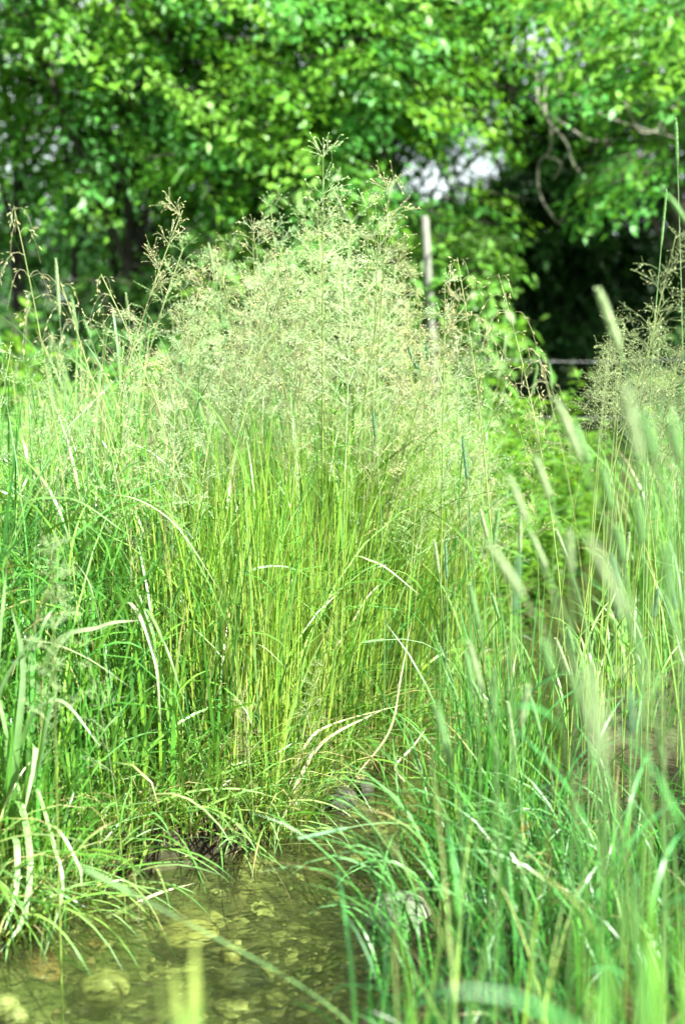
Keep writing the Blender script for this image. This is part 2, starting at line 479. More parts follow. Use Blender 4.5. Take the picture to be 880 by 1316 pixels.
# 2. centre clump: upright lime stems and narrow blades
g = MB()
n = 3500
b = scatter(n, -.75, .75, 3.5, 5.2, lambda x, y: (left_dist(x, y) > .01) & (rng.random(len(x)) < centre_w(x, y)))
fan = np.arctan2(b[:, 1] - 4.3, b[:, 0] + .05) + rng.normal(0, .9, n)
blades(g, b, fan, rng.uniform(.5, 1.05, n), np.abs(nrm(n, 3, 3.5)), np.abs(nrm(n, 13, 12)), rng.uniform(.0025, .005, n),
       mixcol(n, LIME, (.30, .38, .05), STRAW), mixcol(n, LIME, GREEN, (.14, .32, .03)), K=6)
n = 1500
b = scatter(n, -.75, .75, 3.5, 5.2, lambda x, y: (left_dist(x, y) > .01) & (rng.random(len(x)) < centre_w(x, y)))
blades(g, b, rng.uniform(0, 6.28, n), rng.uniform(.4, 1.0, n), np.abs(nrm(n, 7, 6)), np.abs(nrm(n, 35, 22)), rng.uniform(.004, .008, n),
       mixcol(n, LIME, GREEN, STRAW), mixcol(n, GREEN, LIME, PALE), K=7)
n = 900
b = scatter(n, -.75, .7, 3.5, 5.2, lambda x, y: (left_dist(x, y) > .01) & (rng.random(len(x)) < centre_w(x, y)))
blades(g, b, rng.uniform(0, 6.28, n), rng.uniform(.4, .9, n), np.abs(nrm(n, 8, 5)), nrm(n, 75, 25), rng.uniform(.003, .0055, n),
       mixcol(n, LIME, GREEN), mixcol(n, GREEN, LIME, PALE), K=8, power=2.2)
n = 700
b = scatter(n, -1.0, .9, 3.8, 5.6, lambda x, y: left_dist(x, y) > .1)
b[:, 2] += rng.uniform(.3, .7, n)
blades(g, b, rng.uniform(0, 6.28, n), rng.uniform(.3, .65, n), np.abs(nrm(n, 10, 8)), np.abs(nrm(n, 50, 30)), rng.uniform(.004, .009, n),
       mixcol(n, LIME, GREEN), mixcol(n, GREEN, PALE), K=7)
kind(g.build('grass', M['blade']), 'stuff', 'dense upright yellow green stems of the tall middle clump', 'grass')

# 3. paler grass further back on the left bank
g = MB()
n = 12000
b = scatter(n, -4.2, 1.9, 5.0, 9.6, lambda x, y: left_dist(x, y) > .0)
blades(g, b, rng.uniform(0, 6.28, n), rng.uniform(.5, 1.08, n) * np.interp(b[:, 1], [5, 6.5, 9], [1, .85, .42]), np.abs(nrm(n, 5, 5)), np.abs(nrm(n, 38, 28)), rng.uniform(.005, .011, n),
       mixcol(n, LIME, GREEN), mixcol(n, GREEN, (.10, .31, .05), PALE), K=5)
kind(g.build('grass', M['blade']), 'stuff', 'pale soft grass meadow behind the tall clump', 'grass')

# 4. right bank grass
g = MB()
WS = on_z(516, 1166, .04)
def rb(n, y0, y1, d0, d1, L0, L1, th, thsd, w0, w1, cols0, cols1, K=7, az=None):
    b = scatter(n, -1.2, 3.4, y0, y1, lambda x, y: (right_dist(x, y) > d0) & (right_dist(x, y) < d1) & (np.abs(x) < .34 * y + .4) & (x > .02 + .05 * (2.8 - y)) & (np.hypot(x - WS[0], y - WS[1] + .06) > .10))
    blades(g, b, rng.uniform(0, 6.28, n) if az is None else az(n), rng.uniform(L0, L1, n), np.abs(nrm(n, 7, 6)), np.abs(nrm(n, th, thsd)), rng.uniform(w0, w1, n),
           mixcol(n, *cols0), mixcol(n, *cols1), K=K)
rb(240, 2.9, 3.5, .0, .20, .3, .7, 25, 22, .003, .0075, (GREEN, LIME, DEEP), (BLUE, GREEN, DEEP))       # clump in the shallows
rb(170, 2.55, 3.1, .0, .5, .25, .5, 95, 25, .003, .007, (GREEN, DEEP), (BLUE, GREEN, PALE), az=lambda n: nrm(n, 190, 60))   # arching low
rb(420, 2.5, 3.4, .18, 1.6, .15, .42, 70, 32, .003, .008, (DEEP, GREEN), (DEEP, GREEN, DEEP))
rb(110, 3.4, 5.0, .45, 1.6, .3, .6, 45, 28, .004, .008, (GREEN, DEEP), (GREEN, BLUE, DEEP))
rb(400, 2.8, 5.0, .62, 1.6, .55, .95, 30, 22, .003, .007, (GREEN, LIME, STRAW), (GREEN, BLUE, PALE))
rb(900, 4.2, 8.5, .02, .5, .12, .4, 60, 30, .004, .008, (GREEN, LIME), (GREEN, PALE))
rb(2600, 4.9, 9.0, .12, 2.2, .5, 1.05, 35, 25, .005, .009, (GREEN, LIME), (GREEN, BLUE, PALE))
rb(1500, 1.9, 3.3, .16, 1.5, .08, .28, 60, 35, .0025, .006, (DEEP, (.02, .08, .02)), (DEEP, GREEN, BLUE), K=5)  # low undergrowth, shadow at the clump base put into its dark colours
rb(80, 1.5, 2.5, .5, 1.6, .3, .75, 45, 28, .003, .007, (GREEN, LIME), (GREEN, BLUE, STRAW), K=8)
rb(320, 1.9, 2.75, .12, .9, .08, .30, 70, 32, .003, .006, (GREEN, DEEP), (GREEN, BLUE, DEEP), K=7)
kind(g.build('grass', M['blade']), 'stuff', 'loose blue green grass on the right bank reaching over the water', 'grass')

# ------------------------------------------------------------------ single long blades
def one_blade(pts, w, label, col, name='grass_blade', group=None, cat='grass blade', fold=.35, tilt=0.0):
    """a long leaf through given points, flat side turned up"""
    P = spline(pts, 26); n = len(P)
    T = np.gradient(P, axis=0); T /= np.linalg.norm(T, axis=1)[:, None]
    up = np.array([.30, -.35, .82]) + rng.normal(0, .22, 3)
    sd = np.cross(T, up); sd /= np.linalg.norm(sd, axis=1)[:, None] + 1e-9
    nn = np.cross(sd, T)
    t = np.linspace(0, 1, n)
    hw = (w * .5 * (np.minimum(1, .5 + 2 * t) * (1 - t ** 3) + .03))[:, None]
    v = np.stack([P - sd * hw + nn * hw * fold, P, P + sd * hw + nn * hw * fold], 1)
    i = np.arange(n - 1)[:, None] * 3 + np.arange(2)[None]
    g_ = np.clip((t - .25) / .35, 0, 1)[:, None]
    cb = np.array([.10, .25, .045]) if cat == 'grass blade' else np.asarray(col) * .8
    cc = np.repeat((cb * (1 - g_) + np.asarray(col) * g_)[:, None], 3, 1)
    m = MB(); m.add(v, np.stack([i, i + 1, i + 4, i + 3], -1), cc)
    o = m.build(name, M['blade'])
    return tag(o, label, cat, group)


def root_pt(px, py, Y):
    p = at(px, py, Y); p[2] = float(ground_z(p[0], p[1])) - .01
    return p


ARC = [
    ([(20, 1000), (60, 850), (130, 806), (180, 797)], 3.08, .017, 'broad white glinting blade arching right above the left reed clump'),
    ([(30, 960), (40, 830), (75, 750), (98, 722)], 3.1, .014, 'straight pale blade leaning right at left, tip folded over'),
    ([(150, 960), (135, 850), (118, 760), (98, 722)], 3.14, .012, 'green blade rising to meet the folded tip of a pale blade'),
    ([(140, 1000), (150, 840), (182, 782), (212, 830), (238, 905)], 3.12, .011, 'narrow blade bent sharply down at lower left of the clump'),
    ([(100, 1000), (125, 830), (165, 775), (198, 845), (207, 930)], 3.14, .012, 'pale drooping blade beside the sharply bent one'),
    ([(60, 980), (110, 700), (200, 650), (260, 735), (300, 820)], 3.22, .010, 'long thin blade arching over the left green tangle'),
    ([(40, 960), (70, 720), (130, 640), (215, 665), (290, 770)], 3.26, .009, 'thin silvery blade making the highest arch on the left'),
    ([(230, 1020), (275, 870), (325, 828), (370, 860)], 3.3, .009, 'short pale blade curving right in front of the clump'),
    ([(380, 1000), (440, 740), (480, 722), (540, 765)], 3.7, .009, 'pale straw blade arching right across the lime stems'),
    ([(0, 1000), (5, 850), (50, 825), (110, 845), (170, 885)], 3.1, .008, 'slim blade lying level under the broad white one'),
    ([(300, 1030), (330, 800), (380, 770), (450, 840)], 3.6, .008, 'faint green blade curving through the middle of the clump'),
    ([(20, 940), (5, 700), (80, 640), (170, 690)], 3.2, .009, 'blade bending in from the left edge above the tangle'),
]
for pts, Y, w, lab in ARC:
    n_ = len(pts) - 1
    P = [at(x, y, Y + (.0 if 'arching right above' in lab or 'tip folded' in lab or 'lying level' in lab else .05) + (.2 if pts[-1][0] < 185 else .42) * (1 - k / n_) ** 1.6) for k, (x, y) in enumerate(pts)]
    r = P[0].copy(); r[2] = float(ground_z(r[0], r[1])) - .01
    w *= .95
    P = [r] + P[1:]
    pale = any(q in lab for q in ('white', 'pale', 'silvery'))  # paler blades: glint on the arch partly put into the colour
    one_blade(P, w, lab, np.array([.30, .36, .20] if pale else [.12, .26, .06]), group='long arching blades on the left bank')

# bent dry straw stalks leaning to the water
DRY = [
    ([(352, 1082), (385, 1000), (420, 950), (500, 908)], 3.52, .010, 'pale straw stalk leaning from the waterline up to the right'),
    ([(372, 1010), (395, 955), (430, 930), (520, 905)], 3.6, .008, 'second bent straw stalk crossing just above the waterline stalk'),
    ([(455, 1000), (500, 940), (515, 870), (528, 800)], 3.8, .006, 'thin straw stalk standing nearly upright right of the bent ones'),
    ([(520, 1005), (508, 985), (530, 960), (548, 935)], 3.9, .007, 'kinked straw stalk at the right end of the muddy bank'),
    ([(410, 850), (440, 820), (470, 770), (495, 745)], 3.9, .006, 'dry stem tilted among the lime stems'),
    ([(110, 1188), (150, 1175), (200, 1150), (250, 1135)], 3.05, .010, 'dry curled leaf lying on the water at lower left'),
]
for pts, Y, w, lab in DRY:
    P = [at(x, y, Y + .05 * k) for k, (x, y) in enumerate(pts)]
    one_blade(P, w, lab, np.array([.40, .40, .21]), name='dry_stalk', cat='dry stalk', group='dry straw stalks at the water edge')

# foreground blades, out of focus
FG = [
    ([(214, 1500), (212, 1380), (208, 1290), (203, 1228)], 1.25, .015, 'blurred yellow green blade at the bottom edge, left of three'),
    ([(234, 1500), (232, 1380), (228, 1300), (222, 1240)], 1.27, .013, 'blurred yellow green blade at the bottom edge, middle of three'),
    ([(250, 1500), (250, 1380), (250, 1280), (251, 1202)], 1.28, .013, 'tallest of three blurred yellow green blades at bottom edge'),
]
for pts, Y, w, lab in FG:
    P = [at(x, y, Y) for x, y in pts]
    r = P[0].copy(); r[2] = float(ground_z(r[0], r[1]))
    one_blade([r] + P[1:], w, lab, np.array([.26, .34, .08]), group='blurred blades at the bottom edge', fold=.1)

for k in range(6):
    px = rng.uniform(720, 900); Y = rng.uniform(.85, 1.5); top = rng.uniform(930, 1180); ln = rng.normal(0, 40)
    P = [at(px, 1500, Y), at(px + ln * .2, 1350, Y), at(px + ln * .6, (1350 + top) / 2, Y), at(px + ln * 1.5, top, Y - .03)]
    r = P[0].copy(); r[2] = float(ground_z(r[0], r[1]))
    one_blade([r] + P[1:], .0085, 'soft out of focus green blade rising close to the camera at lower right', np.array([.06, .20, .03]) * rng.uniform(.6, 1.3), group='close blurred blades at lower right', fold=.1)

for k, (px, top, Y) in enumerate([(828, 1010, 1.2), (745, 1150, 1.2), (520, 1250, 1.5), (866, 1120, 1.1), (690, 1190, 1.3)]):
    P = [at(px + 25, 1520, Y), at(px + 18, 1380, Y), at(px + 8, (1380 + top) / 2, Y), at(px, top, Y - .02)]
    r = P[0].copy(); r[2] = float(ground_z(r[0], r[1]))
    one_blade([r] + P[1:], .011, 'broad lime green blade blurred by nearness at the lower right', np.array([.12, .29, .03]) * rng.uniform(.7, 1.1), group='broad lime blades near the camera', fold=.1)

# ------------------------------------------------------------------ reed clump at the left edge (thing > leaf)
cl = thing('reed_clump', 'clump of broad reed leaves spilling over the water at the left edge', 'reed clump', tuple(root_pt(5, 1150, 3.05)))
rl = [([(10, 1150), (20, 980), (30, 860), (15, 780)], .016), ([(20, 1150), (35, 1000), (45, 960), (40, 1000), (30, 1050)], .017), ([(5, 1150), (20, 1030), (38, 1100), (30, 1180), (0, 1225)], .018),
      ([(12, 1150), (40, 1010), (70, 1090), (80, 1150), (52, 1245)], .010), ([(0, 1150), (-10, 950), (10, 870), (60, 800)], .014), ([(8, 1150), (15, 1080), (22, 1090), (20, 1150), (5, 1200)], .016),
      ([(25, 1150), (60, 1060), (100, 1110), (105, 1140)], .009), ([(2, 1150), (-5, 900), (5, 760), (12, 700)], .013), ([(15, 1150), (30, 950), (75, 900), (130, 960)], .010),
      ([(18, 1150), (45, 1000), (60, 930), (80, 870)], .011), ([(5, 1150), (-20, 1000), (-40, 960), (-70, 1050)], .015), ([(8, 1150), (10, 980), (-10, 880), (-40, 850)], .014)]
for pts, w in rl:
    P = [at(x, y, 3.05 - .05 * k) for k, (x, y) in enumerate(pts)]
    P[0] = np.array(cl.location) + [rng.normal(0, .015), rng.normal(0, .015), -.01]
    o = one_blade([q - np.array(cl.location) for q in P], w, '', np.array([.20, .33, .14]) * rng.uniform(.8, 1.5), name='leaf')
    for k in ('label', 'category'): del o[k]
    o.parent = cl

# ------------------------------------------------------------------ flowering grass stalks: airy panicles
def panicle_meshes(seed, H=1.3, head=.34, spread=.11, nsp=4, bigspike=False, droop=.35, col=(.53, .63, .37)):
    r = np.random.default_rng(seed)
    lean = r.uniform(.02, .22); a = r.uniform(0, 6.28)
    d = np.array([math.cos(a), math.sin(a)])
    t = np.linspace(0, 1, 14)
    P = np.stack([d[0] * lean * t ** 2.2, d[1] * lean * t ** 2.2, H * t], -1)
    st = MB()
    cb = np.array([.20, .30, .05]); ct = np.array([.24, .31, .10])
    st.tube(P, np.linspace(.0019, .0008, 14), 4, cb[None] * (1 - t)[:, None] + ct[None] * t[:, None])
    # one or two stem leaves
    for q in r.uniform(.15, .55, 2):
        k = int(q * 13)
        blades(st, P[k:k + 1], r.uniform(0, 6.28, 1), r.uniform(.15, .3, 1), R(15), R(80), .0045, np.array(GREEN), np.array([.16, .3, .05]), K=6)
    pm = MB()
    z0 = 1 - head / H
    k0 = max(int(z0 * 13) - 1, 0)
    pm.tube(P[k0:] + [.0002, .0002, .001], np.linspace(.0011, .0005, 14 - k0), 4, np.array(col) * .75)
    nwh = int(r.integers(6, 9))
    for w in range(nwh):
        f = w / (nwh - 1)
        tt = z0 + (1 - z0) * f * .97
        base = np.array([d[0] * lean * tt ** 2.2, d[1] * lean * tt ** 2.2, H * tt])
        for k in range(r.integers(3, 6) if not bigspike else r.integers(2, 4)):
            az = r.uniform(0, 6.28); ln = spread * (1.15 - .85 * f) * r.uniform(.65, 1.25)
            up = R(r.uniform(25, 60))
            dirv = np.array([math.cos(az) * math.sin(up), math.sin(az) * math.sin(up), math.cos(up)])
            u = np.linspace(0, 1, 6)[:, None]
            B = base + dirv * ln * u + np.array([0, 0, -1]) * droop * ln * u ** 2.3 * (1.6 if bigspike else .7)
            pm.tube(B, np.linspace(.00055, .0003, 6), 3, np.array(col) * .8)
            # side branchlets and spikelets
            nb = nsp + 2 if not bigspike else 6
            for q in range(nb):
                s = r.uniform(.3, 1.0); i0 = min(int(s * 5), 4)
                c = B[i0] + (B[i0 + 1] - B[i0]) * (s * 5 - i0)
                dv = (B[i0 + 1] - B[i0]); dv /= np.linalg.norm(dv)
                sv = dv * .7 + r.normal(0, .45, 3); sv /= np.linalg.norm(sv)
                l2 = r.uniform(.008, .028) if not bigspike else r.uniform(.002, .01)
                e = c + sv * l2
                if not bigspike: pm.tube(np.array([c, e]), .0003, 3, np.array(col) * .8)
                for qq in range(2 if not bigspike else 1):
                    c2 = c + sv * l2 * (1 - .5 * qq)
                    sl = r.uniform(.003, .0056) if not bigspike else r.uniform(.006, .011)
                    sw = sl * (.22 if not bigspike else .13)
                    ax = sv + r.normal(0, .35, 3) + ([0, 0, -.25] if not bigspike else dv * .9); ax /= np.linalg.norm(ax)
                    o_ = np.cross(ax, r.normal(0, 1, 3)); o_ /= np.linalg.norm(o_)
                    o2 = np.cross(ax, o_)
                    cc = np.array(col) * r.uniform(.75, 1.35)
                    if r.random() < .2: cc = cc * np.array([1.1, .88, .9])
                    for oo in (o_, o2):
                        pm.add([c2, c2 + ax * sl * .5 + oo * sw, c2 + ax * sl, c2 + ax * sl * .5 - oo * sw], [[0, 1, 2, 3]], cc)
    top = np.array([d[0] * lean, d[1] * lean, H])
    return st.mesh('stem', M['stem']), pm.mesh('panicle', M['seed'], False), top


ACOL = [(.50, .68, .34), (.56, .64, .36), (.58, .70, .42), (.46, .63, .30), (.55, .58, .32), (.50, .67, .38)]
AIRY = [panicle_meshes(100 + k, H=1.0, col=ACOL[k % 6], head=rng.uniform(.2, .42), spread=rng.uniform(.06, .14)) for k in range(12)]
NOD = [panicle_meshes(200 + k, H=1.0, head=.24, spread=.13, bigspike=True, droop=.9, col=(.44, .46, .26)) for k in range(5)]
BROWN = [panicle_meshes(300 + k, H=1.0, head=.20, spread=.09, droop=.5, col=(.36, .45, .22)) for k in range(4)]
protos = {}


def put_stalk(kinds, top, label, group, i=None, rz=None, name='flowering_grass_stalk', cat='grass stalk'):
    """the stalk whose panicle tip is at the point top, rooted in the ground below"""
    i = rng.integers(len(kinds)) if i is None else i
    st, pm, v = kinds[i]
    rz = rng.uniform(0, 6.28) if rz is None else rz
    top = np.asarray(top, float)
    g0 = float(ground_z(top[0], top[1]))
    s = max(top[2] - g0, .2)
    for _ in range(16):
        vx = np.array([v[0] * math.cos(rz) - v[1] * math.sin(rz), v[0] * math.sin(rz) + v[1] * math.cos(rz)])
        b = top[:2] - vx * s
        if not Ledge(b[1]) - .12 < b[0] < Redge(b[1]) + .05: break
        rz += .39
    t = thing(name, label, cat, (b[0], b[1], top[2] - s - .005), group)
    t.rotation_euler.z = rz; t.scale = (s, s, s)
    key = st.name
    if key not in protos: protos[key] = (link('stem', st), link('panicle', pm)); a, c = protos[key]
    else:
        a, c = protos[key][0].copy(), protos[key][1].copy()
        C.objects.link(a); C.objects.link(c)
    a.parent = t; c.parent = t
    return t


# hero stalks that stand clear of the mass
HERO = [
    (AIRY, (415, 190), 3.7, 'tallest airy panicle rising above the middle of the pale mass'),
    (NOD, (18, 262), 3.3, 'nodding panicle hanging against dark shade at the left edge'),
    (NOD, (78, 360), 3.35, 'nodding panicle with long beaded branches beside the left dark gap'),
    (NOD, (640, 350), 4.0, 'nodding panicle hanging into the dark gap at the right of the mass'),
    (NOD, (690, 452), 4.6, 'low nodding panicle curling over the fence wire'),
    (AIRY, (325, 300), 3.8, 'airy panicle standing up left of the tallest one'),
    (AIRY, (235, 268), 3.8, 'airy panicle at the left shoulder of the pale mass'),
    (NOD, (600, 330), 4.1, 'nodding panicle in front of the sunlit bush at right of the mass'),
    (AIRY, (500, 235), 4.0, 'slender airy panicle right of the tallest one'),
    (NOD, (130, 350), 3.5, 'beaded panicle reaching right across the dark trunks'),
    (BROWN, (850, 400), 3.4, 'brown panicle at the far right edge under the tall spike'),
    (BROWN, (835, 425), 3.6, 'brown panicle left of the edge one on the right bank'),
    (BROWN, (800, 445), 3.8, 'lowest brown panicle facing the dark gap on the right bank'),
    (BROWN, (868, 300), 3.2, 'loose brown panicle high at the right edge below the tall spike'),
    (AIRY, (390, 850), 3.45, 'feathery silver panicle low in front of the middle clump'),
    (AIRY, (330, 885), 3.4, 'feathery pale panicle low at the waterside left of another'),
    (AIRY, (66, 830), 3.0, 'fluffy pale flower head low at left beside the reed leaves'),
    (AIRY, (122, 820), 3.1, 'fluffy pale flower head right of the one by the reed leaves'),
    (AIRY, (2, 700), 2.5, 'pale blurred panicle cut by the left edge halfway up'),
    (BROWN, (810, 840), 2.3, 'straw coloured drooping panicle over the right bank grass'),
    (BROWN, (850, 870), 2.2, 'straw coloured panicle at right below the drooping one'),
    (BROWN, (780, 900), 2.6, 'straw coloured panicle leaning to the hidden stream at right'),
    (BROWN, (190, 570), 3.6, 'brown tufted panicle in the middle of the left grass'),
    (BROWN, (230, 590), 3.7, 'brown tufted panicle right of its neighbour in the left grass'),
]
for kinds, (px, py), Y, lab in HERO:
    put_stalk(kinds, at(px, py, Y), lab, 'flowering grass stalks standing out')

# the pale flowering mass
MASSL = 'airy cream panicle lost in the pale flowering mass of the clump'
topx = [170, 230, 300, 380, 430, 480, 560, 620, 660]; topy = [375, 310, 325, 290, 262, 285, 335, 370, 440]
for k in range(150):
    px = rng.normal(425, 150)
    if not 160 < px < 665: px = rng.uniform(220, 640)
    Y = rng.uniform(3.85, 5.1)
    y0 = np.interp(px, topx, topy)
    py = y0 + rng.triangular(-45, 60, 300)
    put_stalk(AIRY if rng.random() < .92 else NOD, at(px, min(py, 600), Y), MASSL, 'airy panicles of the pale mass')
for k in range(46):
    px = rng.uniform(-30, 290); Y = rng.uniform(3.4, 5.5)
    put_stalk(AIRY if rng.random() < .85 else NOD, at(px, rng.uniform(440, 570), Y), 'thin panicle over the left bank grass below the dark trunks', 'thin panicles over the left grass')
for k in range(22):
    px = rng.uniform(770, 900); Y = rng.uniform(3.4, 5.0)
    put_stalk(BROWN, at(px, rng.uniform(410, 560), Y), 'thin brownish panicle in the grass of the right bank', 'thin panicles on the right bank')

# ------------------------------------------------------------------ seed spikes (timothy like)
def spike_mesh(name, seed, col):
    r = np.random.default_rng(seed); m = MB()
    z = np.linspace(0, 1, 16); prof = .036 * np.minimum(1, .45 + z * 5) * (1 - np.clip((z - .72) / .28, 0, 1) ** 2 * .75)
    m.tube(np.stack([z * 0, z * 0, z], -1), prof, 8, np.array(col) * .8)
    n = 900
    zz = r.uniform(0, 1, n); a = r.uniform(0, 6.28, n); pr = np.interp(zz, z, prof)
    for k in range(n):
        o = np.array([math.cos(a[k]), math.sin(a[k]), 0]); tz = np.array([-o[1], o[0], 0])
        c = o * pr[k] * .9 + [0, 0, zz[k]]
        ax = o * .75 + np.array([0, 0, .8]); ln = r.uniform(.018, .034)
        m.add([c - tz * .006, c + tz * .006, c + tz * .004 + ax * ln, c - tz * .004 + ax * ln], [[0, 1, 2, 3]], np.array(col) * r.uniform(.75, 1.35))
    return m.mesh(name, M['head'], False)


HEADS = {'green': spike_mesh('seed_head', 1, (.25, .45, .17)), 'pale': spike_mesh('seed_head', 2, (.42, .54, .29)), 'blue': spike_mesh('seed_head', 3, (.19, .36, .19))}


def seed_spike(top, bot, Y, col, label, group, width=1.0, leaves=1, foot=None):
    T, B = at(*top, Y), at(*bot, Y + .01)
    d = T - B; ln = np.linalg.norm(d); d /= ln
    g0 = float(ground_z(B[0], B[1]))
    drop = max(B[2] - g0, .05)
    base = B - np.array([d[0], d[1], 0]) * drop * .35 + [rng.normal(0, .03), rng.normal(0, .04), 0]
    if foot: base = at(*foot)
    base[2] = float(ground_z(base[0], base[1])) - .01
    t = thing('seed_spike', label, 'seed spike', tuple(base), group)
    P = bez(base * 0, np.array([0, 0, drop * .4]), B - base - d * drop * (.7 if foot else .4), B - base + d * .01, 14)
    m = MB(); tt = np.linspace(0, 1, 14)[:, None]
    m.tube(P, np.linspace(.0022, .0012, 14), 5, np.array([.11, .23, .05]) * (1 - tt) + np.array([.15, .27, .10]) * tt)
    m.build('stem', M['stem'], t)
    for k in range(leaves):
        lm = MB(); j = rng.integers(4, 10)
        blades(lm, P[j:j + 1], rng.uniform(0, 6.28, 1), rng.uniform(.14, .3, 1), R(20), R(rng.uniform(60, 110)), .007, np.array(GREEN), np.array(BLUE) * 1.4, K=8, fold=.3)
        lm.build('leaf', M['blade'], t)
    h = link('seed_head', HEADS[col], t)
    h.location = B - base
    h.rotation_euler = Vector(d).to_track_quat('Z', 'Y').to_euler()
    h.scale = (.125 * width, .125 * width, ln)
    return t


SP = [
    ((768, 370), (796, 450), 2.1, 'pale', 1.3, 'thick pale seed spike leaning left, tip in the dark gap at right'),
    ((714, 512), (746, 590), 2.0, 'pale', 1.1, 'blurred seed spike leaning left at the foot of the dark gap'),
    ((736, 540), (758, 598), 2.1, 'green', 1.0, 'green seed spike just right of the one at the dark gap foot'),
    ((654, 612), (677, 672), 2.0, 'pale', .9, 'blurred seed spike before the bright far bank grass'),
    ((688, 588), (706, 640), 2.1, 'pale', .9, 'slim blurred seed spike right of the one before the bright bank'),
    ((628, 698), (672, 766), 1.75, 'pale', 1.0, 'strongly tilted seed spike hanging over the middle of the right bank'),
    ((756, 690), (806, 795), 1.35, 'pale', .9, 'broad blurred pinkish seed spike tilted left over the hidden stream'),
    ((802, 495), (822, 592), 1.5, 'pale', 1.0, 'large soft seed spike standing in front of right bank grass'),
    ((824, 530), (842, 592), 1.55, 'green', 1.0, 'soft seed spike touching the right side of the large soft one'),
    ((862, 540), (870, 592), 1.7, 'green', 1.0, 'green seed spike near the right edge at mid height'),
    ((752, 856), (772, 985), 1.0, 'pale', .9, 'very blurred wide seed spike nearest the camera at right'),
    ((698, 824), (708, 866), 1.8, 'green', .9, 'short seed spike low on the right bank left of the widest'),
    ((652, 902), (661, 962), 2.9, 'pale', .8, 'whitish seed spike dipping before the shaded water'),
    ((594, 560), (600, 616), 3.4, 'blue', .8, 'dark green seed spike upright beside the pale mass'),
    ((617, 655), (626, 692), 3.0, 'pale', .8, 'small seed spike left of a close pair over the far bank'),
    ((640, 655), (634, 700), 3.1, 'green', .8, 'small seed spike crossing its neighbour over the far bank'),
    ((668, 662), (668, 710), 3.0, 'pale', .8, 'small upright seed spike right of a crossing pair'),
    ((558, 694), (564, 738), 3.5, 'pale', .8, 'pale seed spike in front of the lime stems at right'),
    ((572, 694), (574, 745), 3.5, 'blue', .7, 'thin bluish seed spike beside the pale one at lime stems'),
    ((773, 598), (786, 655), 2.1, 'green', .9, 'green seed spike below the dark gap and above the hidden stream'),
    ((792, 676), (800, 722), 2.0, 'green', .9, 'seed spike right of the pinkish tilted one'),
    ((818, 640), (826, 700), 1.9, 'green', .9, 'seed spike hanging in mid right bank grass below the soft pair'),
    ((856, 700), (862, 770), 1.6, 'green', .9, 'blurred seed spike at the right edge below mid height'),
    ((868, 152), (870, 212), 3.4, 'green', .8, 'highest seed spike standing alone at the right edge'),
    ((856, 244), (849, 318), 3.4, 'green', .55, 'slender seed spike left of and below the highest one'),
    ((858, 250), (886, 292), 2.4, 'green', .9, 'leaning seed spike cut off by the right edge near the top'),
    ((584, 428), (588, 470), 4.1, 'pale', .9, 'grey green seed spike at the right of the pale panicles'),
    ((524, 446), (536, 474), 4.0, 'blue', .9, 'short dark seed spike tilted inside the pale panicles'),
    ((547, 440), (551, 474), 4.1, 'blue', .9, 'short dark seed spike upright inside the pale panicles'),
    ((479, 528), (482, 562), 3.9, 'blue', .8, 'little dark seed spike low inside the pale panicles'),
    ((162, 376), (166, 412), 3.9, 'pale', .8, 'white topped seed spike below the dark trunks'),
    ((92, 380), (99, 424), 4.6, 'green', 1.1, 'green seed spike below the dark trunks, left of the white one'),
    ((108, 410), (117, 436), 4.7, 'green', 1.0, 'stubby green seed spike between the white and the green one'),
    ((72, 332), (77, 405), 4.8, 'pale', 1.1, 'tall seed spike against the leafy weeds at left'),
    ((268, 312), (275, 350), 4.4, 'pale', .9, 'seed spike at the left shoulder of the pale mass'),
    ((104, 1114), (172, 1150), 1.95, 'green', .7, 'long blurred seed spike lying diagonally over the water'),
    ((384, 1078), (446, 1064), 2.9, 'blue', .8, 'dark seed spike lying almost level above the open water'),
    ((466, 826), (494, 822), 3.5, 'green', .8, 'level seed spike in front of the lime stems'),
    ((598, 838), (606, 882), 2.4, 'green', .8, 'seed spike rising from the clump in the shallows'),
    ((560, 905), (580, 985), 1.9, 'green', .9, 'soft seed spike before the clump in the shallows'),
    ((612, 405), (616, 440), 5.2, 'green', 1.0, 'distant seed spike in the dark gap, leftmost of its row'),
    ((632, 412), (630, 446), 5.4, 'green', 1.0, 'distant seed spike in the dark gap, second of its row'),
    ((648, 425), (648, 460), 5.2, 'green', 1.0, 'distant seed spike in the dark gap, third of its row'),
    ((706, 468), (708, 500), 5.3, 'green', 1.0, 'distant seed spike in the dark gap, last of its row'),
    ((690, 470), (684, 505), 5.3, 'green', 1.0, 'distant seed spike in the dark gap, leaning beside the last'),
]
for top, bot, Y, col, w, lab in SP:
    seed_spike(top, bot, Y, col, lab, 'seed spikes standing in the grass', w, foot=(500, 1400, 2.1) if top == (104, 1114) else (560, 1120, 3.1) if top == (384, 1078) else None)
for k in range(20):
    px = rng.uniform(600, 880); Y = rng.uniform(1.8, 3.6); py = rng.uniform(640, 900); dx = rng.normal(8, 9); hl = rng.uniform(.05, .085) / Y * FPX
    seed_spike((px - dx, py), (px, py + hl), Y, ['green', 'pale', 'blue'][k % 3], 'seed spike half hidden in the right bank grass', 'half hidden seed spikes of the right bank', .8)
for k in range(14):
    px = rng.uniform(0, 240); Y = rng.uniform(4.4, 6.0); py = rng.uniform(420, 530); hl = rng.uniform(.06, .09) / Y * FPX
    seed_spike((px + rng.normal(0, 4), py), (px, py + hl), Y, ['green', 'pale'][k % 2], 'seed spike half hidden in the left meadow grass', 'half hidden seed spikes of the left meadow', 1.0)

